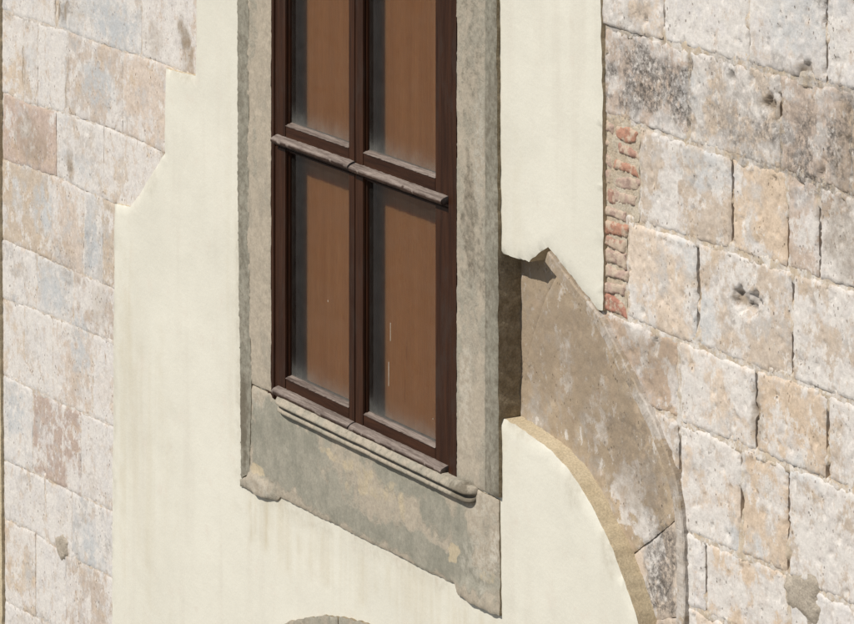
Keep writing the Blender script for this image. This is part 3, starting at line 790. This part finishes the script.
# apron
NA = .029
ap = walls([(239.6, 486), (239.6, 479), (247, 475.5), (250, 384.5), (270, 393.5), (273, 400), (300, 412), (360, 440), (430, 472), (458, 484), (470, 486), (485, 494), (498.3, 500),
            (498.5, 560), (499.5, 616), (486, 609), (472, 603), (464, 597), (457.5, 595), (454, 584), (430, 573), (400, 557.5), (350, 532.5), (302, 509), (279, 497.5), (275.5, 501), (266, 498), (261, 496.5), (250, 491)], NA)
def n_ap(x, z, d):
    n = n_sur(NA, 71)(x, z, d)
    n = n + .012 * blob(x, z, [(258, 487, 17, 13, 1.0), (478, 600, 20, 16, 1.0), (478, 545, 12, 50, .5)], NA, .15) * 1.0
    return n
ap_attr = {'paint': lambda x, z: np.clip(.34 + blob(x, z, [(285, 440, 50, 36, .85), (300, 478, 60, 22, .7), (262, 440, 14, 36, .7), (430, 555, 60, 16, .75), (350, 518, 60, 12, .7), (462, 540, 10, 34, .7), (440, 515, 20, 22, .6), (400, 480, 40, 14, .55), (478, 575, 24, 8, .6)], NA, .4), 0, 1),
           'ochre': lambda x, z: blob(x, z, [(454, 553, 10, 12, .95), (375, 490, 30, 14, .6), (258, 470, 12, 8, .8), (360, 470, 60, 10, .6), (488, 578, 12, 8, .6), (402, 510, 5, 26, .6), (350, 480, 10, 20, .5)], NA, .5),
           'dirt': lambda x, z: blob(x, z, [(440, 578, 70, 5, .5), (300, 506, 40, 5, .5), (478, 608, 22, 8, .4), (470, 492, 14, 10, .7), (246, 470, 4, 12, .6)], NA),
           'white': lambda x, z: blob(x, z, [(494, 552, 5, 22, .8), (478, 560, 16, 34, .4), (260, 488, 16, 10, .35), (480, 505, 16, 16, .4), (258, 400, 10, 14, .3)], NA)}
relief('apron', ap, n_ap, -.02, .009, [M_SUR, M_SUREDGE], ws, (), ap_attr, rag=.003, ragscale=20, seed=71, bstep=.008)
# sill moulding below the timber
sa, sb = wall(273, 404, .06), wall(470, 494, .06)
zs = np.mean([wall(x, y, .07)[1] for x, y in [(280, 404.5), (360, 440), (430, 472.5)]])
sx0, sx1 = sa[0], wall(469, 493, .06)[0]
path = [(x, zs) for x in np.linspace(sx0, sx1, 160)]
pf = [(.012, .0), (.010, .046), (.006, .052), (-.012, .064), (-.019, .066), (-.025, .062), (-.027, .052), (-.029, .041), (-.040, .038), (-.042, .047), (-.046, .053), (-.056, .054), (-.061, .050), (-.064, .03), (-.068, .0)]
def end(t, q, n):
    e = min(1.0, t / .02) ** .5 * .4 + .6
    if t > .955:
        s = (t - .955) / .045
        e = math.sqrt(max(0.0, 1 - s * s)) * .9 + .1
    ch = float(np.clip(fbm(np.array([t * 1.5]), np.array([.3]), 9, 4, 6, .6)[0], 0, 1))
    n = n - np.where(n > .045, .0035 * ch, 0)
    q = q * .84
    return q * (1 if t < .955 else (.6 + .4 * e)), .026 + (n - .026) * e
sm_o = sweep('sill_moulding', path, pf, M_SUR, ws, rough=.0007, rs=30, seed=5, mod=end,
             attrs={'paint': lambda x, z: .45 + 0 * x, 'dirt': lambda x, z: .52 + blob(x, z, [(462, 498, 16, 12, .4)], .06), 'ochre': lambda x, z: .1 + 0 * x})
for p in sm_o.data.polygons: p.use_smooth = True

# ------------------------------------------------------------------ the window: frame and four sashes
win = empty('window', (wall(365, 430, .02)[0], 0, WIN_B + Z0))
tag(win, 'tall dark brown wooden window of four glazed sashes', 'window', kind='thing')
NF = .022
def X(px): return wall(px, 200, NF)[0]
def Zat(px, py, n=NF): return wall(px, py, n)[1]
fl0, fl1, fr0, fr1 = X(268.3), X(275), X(449), X(457.8)
zb = Zat(270, 397)
boxes('frame', [(fl0, fl1, -.06, NF + .004, zb, WIN_T)], M_WOOD, win, .003)
boxes('frame', [(fr0, fr1, -.06, NF + .004, Zat(458, 481.5), WIN_T)], M_WOOD, win, .003)
boxes('frame_head', [(fl1, fr0, -.06, NF + .003, WIN_T - .06, WIN_T)], M_WOODH, win, .003)
boxes('frame_sill', [(fl1, fr0, -.06, NF - .002, zb - .012, Zat(300, 396))], M_WOODH, win, .003)
ztr_u = np.mean([Zat(283, 126.5), Zat(348, 146), Zat(364, 153), Zat(434, 176.5)])       # glass foot, upper sashes
ztr_l = np.mean([Zat(287, 153), Zat(348, 171), Zat(363, 180), Zat(435, 203.5)])         # glass head, lower sashes
zlo = np.mean([Zat(287, 377.5), Zat(350, 408), Zat(366, 415.5), Zat(436, 449)])         # glass foot, lower sashes
zd = np.mean([Zat(275, 136), Zat(345, 160.5), Zat(400, 181), Zat(440, 194)])            # drip bar, top
zmid = zd - .012
zl = np.mean([Zat(275, 389), Zat(348, 420), Zat(400, 443.5), Zat(440, 463)])
print('levels', ztr_u, zmid, ztr_l, zlo, zl, zb)
xs0, xg0, xg1, xm, xg2, xg3, xs3 = fl1 + .001, X(285.5), X(348.6), X(354.9), X(363), X(435), fr0 - .001
def pane(x0, x1, z0, z1, parent, n=.0):
    me = bpy.data.meshes.new('pane')
    V = [(x0, -n, z0 + Z0), (x1, -n, z0 + Z0), (x1, -n, z1 + Z0), (x0, -n, z1 + Z0)]
    V += [(a, b + .004, c) for a, b, c in V]
    me.from_pydata(V, [], [(0, 1, 2, 3)])
    uv = me.uv_layers.new()
    for i, q in enumerate([(0, 0), (x1 - x0, 0), (x1 - x0, z1 - z0), (0, z1 - z0)]): uv.data[i].uv = q
    return link('pane', me, M_GLASS, parent)
def sash(x0, g0, g1, x1, z0, gz0, gz1, z1, nfront):
    """stiles, rails, sloped beads round the glass"""
    fr = empty('sash', ((x0 + x1) / 2, 0, z0 + Z0)); fr.parent = win; fr.matrix_parent_inverse = win.matrix_basis.inverted()
    boxes('stile', [(x0, g0, -.035, nfront, z0, z1)], M_WOOD, fr, .0025)
    boxes('stile', [(g1, x1, -.035, nfront, z0, z1)], M_WOOD, fr, .0025)
    boxes('bottom_rail', [(g0, g1, -.035, nfront - .001, z0, gz0)], M_WOODH, fr, .0025)
    boxes('top_rail', [(g0, g1, -.035, nfront - .001, gz1, z1)], M_WOODH, fr, .0025)
    # sloping ledge at the foot of the glass, grey from the weather
    path = [(x, gz0) for x in np.linspace(g0 + .001, g1 - .001, 50)]
    sweep('glazing_ledge', path, [(-.003, .0), (-.003, nfront + .001), (-.001, nfront + .0012), (.001, nfront - .003), (.008, .002), (.009, -.006)], M_WOODW, fr, rough=.0012, rs=40, seed=x0 * 7, attrs={'wear': lambda x, z: (z > gz0 - .0015) * (.9 + .1 * x)})
    # beads
    boxes('glazing_bead', [(g0, g0 + .007, -.006, .010, gz0, gz1)], M_WOOD, fr, .002)
    boxes('glazing_bead', [(g1 - .007, g1, -.006, .010, gz0, gz1)], M_WOOD, fr, .002)
    boxes('glazing_bead', [(g0 + .007, g1 - .007, -.006, .010, gz1 - .008, gz1)], M_WOODH, fr, .002)
    pane(g0 + .002, g1 - .002, gz0 + .002, gz1 - .002, fr)
    return fr
def drip(parent, x0, x1, z, seed, drop):
    path = [(x, z + drop * (x - x0)) for x in np.linspace(x0, x1, 90)]
    pr = [(.009, .018), (.007, .028), (.002, .042), (-.003, .049), (-.009, .052), (-.016, .050), (-.021, .043), (-.023, .037), (-.018, .029), (-.022, .018)]
    o = sweep('drip_bar', path, pr, M_WOODW, parent, rough=.0016, rs=30, seed=seed, attrs={'wear': lambda x, q: np.clip(1.0 * (q > z - .007 + .004 * fbm(x, q * 0, 12, 3, seed)), 0, 1)})
    return o
GTOP = WIN_T - .10
s1 = sash(xs0, xg0, xg1, xm - .0008, zmid - .022, ztr_u, GTOP, WIN_T - .061, NF)
s2 = sash(xm + .0008, xg2, xg3, xs3, zmid - .022, ztr_u, GTOP, WIN_T - .061, NF - .001)
s3 = sash(xs0, xg0, xg1, xm - .0008, zb + .012, zlo, ztr_l, zmid - .024, NF)
s4 = sash(xm + .0008, xg2, xg3, xs3, zb + .012, zlo, ztr_l, zmid - .024, NF - .001)
XD = lambda px: wall(px, 200, .05)[0]
drip(s1, XD(270.5), XD(347.5), zd, 2, .004)
drip(s2, XD(348.5), XD(441), zd - .003, 6, .0)
drip(s3, XD(271.5), XD(347.5), zl, 9, -.003)
drip(s4, XD(348.5), XD(441), zl - .002, 12, .002)
# hinges of the sashes, on the left frame post
# blind behind the glass
bl = empty('inner_shutter', (0, 0, 0))
bl.location = (wall(365, 430, -.06)[0], .062, WIN_B + Z0)
tag(bl, 'closed brown wooden inner shutter close behind the dusty window panes', 'shutter', kind='thing')
for xa, xb in ((fl0 - .01, xm - .0015), (xm + .0015, fr1 + .01)):
    boxes('shutter_leaf', [(xa, xb, -.115, -.0605, WIN_B - .03, WIN_T)], M_BLIND, bl, 0)
# dried paint runs on the lower panes
for px, ya, yb, sh in [(390.5, 323, 341, s4), (388.8, 362, 386, s4), (328, 300, 302, s3), (433, 418, 419.5, s4)]:
    a = wall(px, ya, .001); b = wall(px, yb, .001)
    boxes('paint_drip', [(a[0] - .0014, a[0] + .0014, .0006, .0016, b[1], a[1])], M_DRIP, sh, .0003)

# ------------------------------------------------------------------ arched head of the opening below
lo = empty('arch_head', (wall(325, 640)[0], 0, wall(325, 640)[1] + Z0 - .7))
tag(lo, 'grey stone arch head just showing at the bottom edge below the apron', 'arch', kind='thing')
NL = .034
cx_, cz_, R0 = -.18, -3.076, 1.921              # a wide segmental head, its crown below the window
for i in range(7):
    aa = np.linspace(math.radians(90 + 28 - i * 8 - .1), math.radians(90 + 28 - (i + 1) * 8 + .1), 14)
    po = [(cx_ + R0 * math.cos(a), cz_ + R0 * math.sin(a)) for a in aa] + [(cx_ + (R0 - .2) * math.cos(a), cz_ + (R0 - .2) * math.sin(a)) for a in aa[::-1]]
    relief('voussoir', po, n_sur(NL, 80 + i), -.02, .016, [M_SUR, M_SUREDGE], lo, (), {'paint': lambda x, z: .6 + 0 * x, 'dirt': lambda x, z: .45 + 0 * x}, rag=.006, seed=80 + i)

# ------------------------------------------------------------------ plaster pier at the far left
pp = walls([(2.0, -220), (2.0, 150), (2.6, 330), (4.0, 480), (5.0, 640), (6.0, 820)], .0)
sh = .045
pp = [(x + .008, z) for x, z in pp]
pier = pp + [(pp[-1][0] - 1.6, pp[-1][1] - .5), (pp[0][0] - 1.6, pp[0][1] + .2)]
tag(relief('plaster_pier', pier, lambda x, z, d: .022 + .002 * fbm(x, z, 6, 3, 8) - .006 * (1 - sm(0, .01, d)), -.05, .03, [M_EDGE, M_EDGE], None, rag=.004, seed=90, bstep=.012),
    'ochre plaster pier edge along the left border of the picture', 'plaster pier', kind='thing')
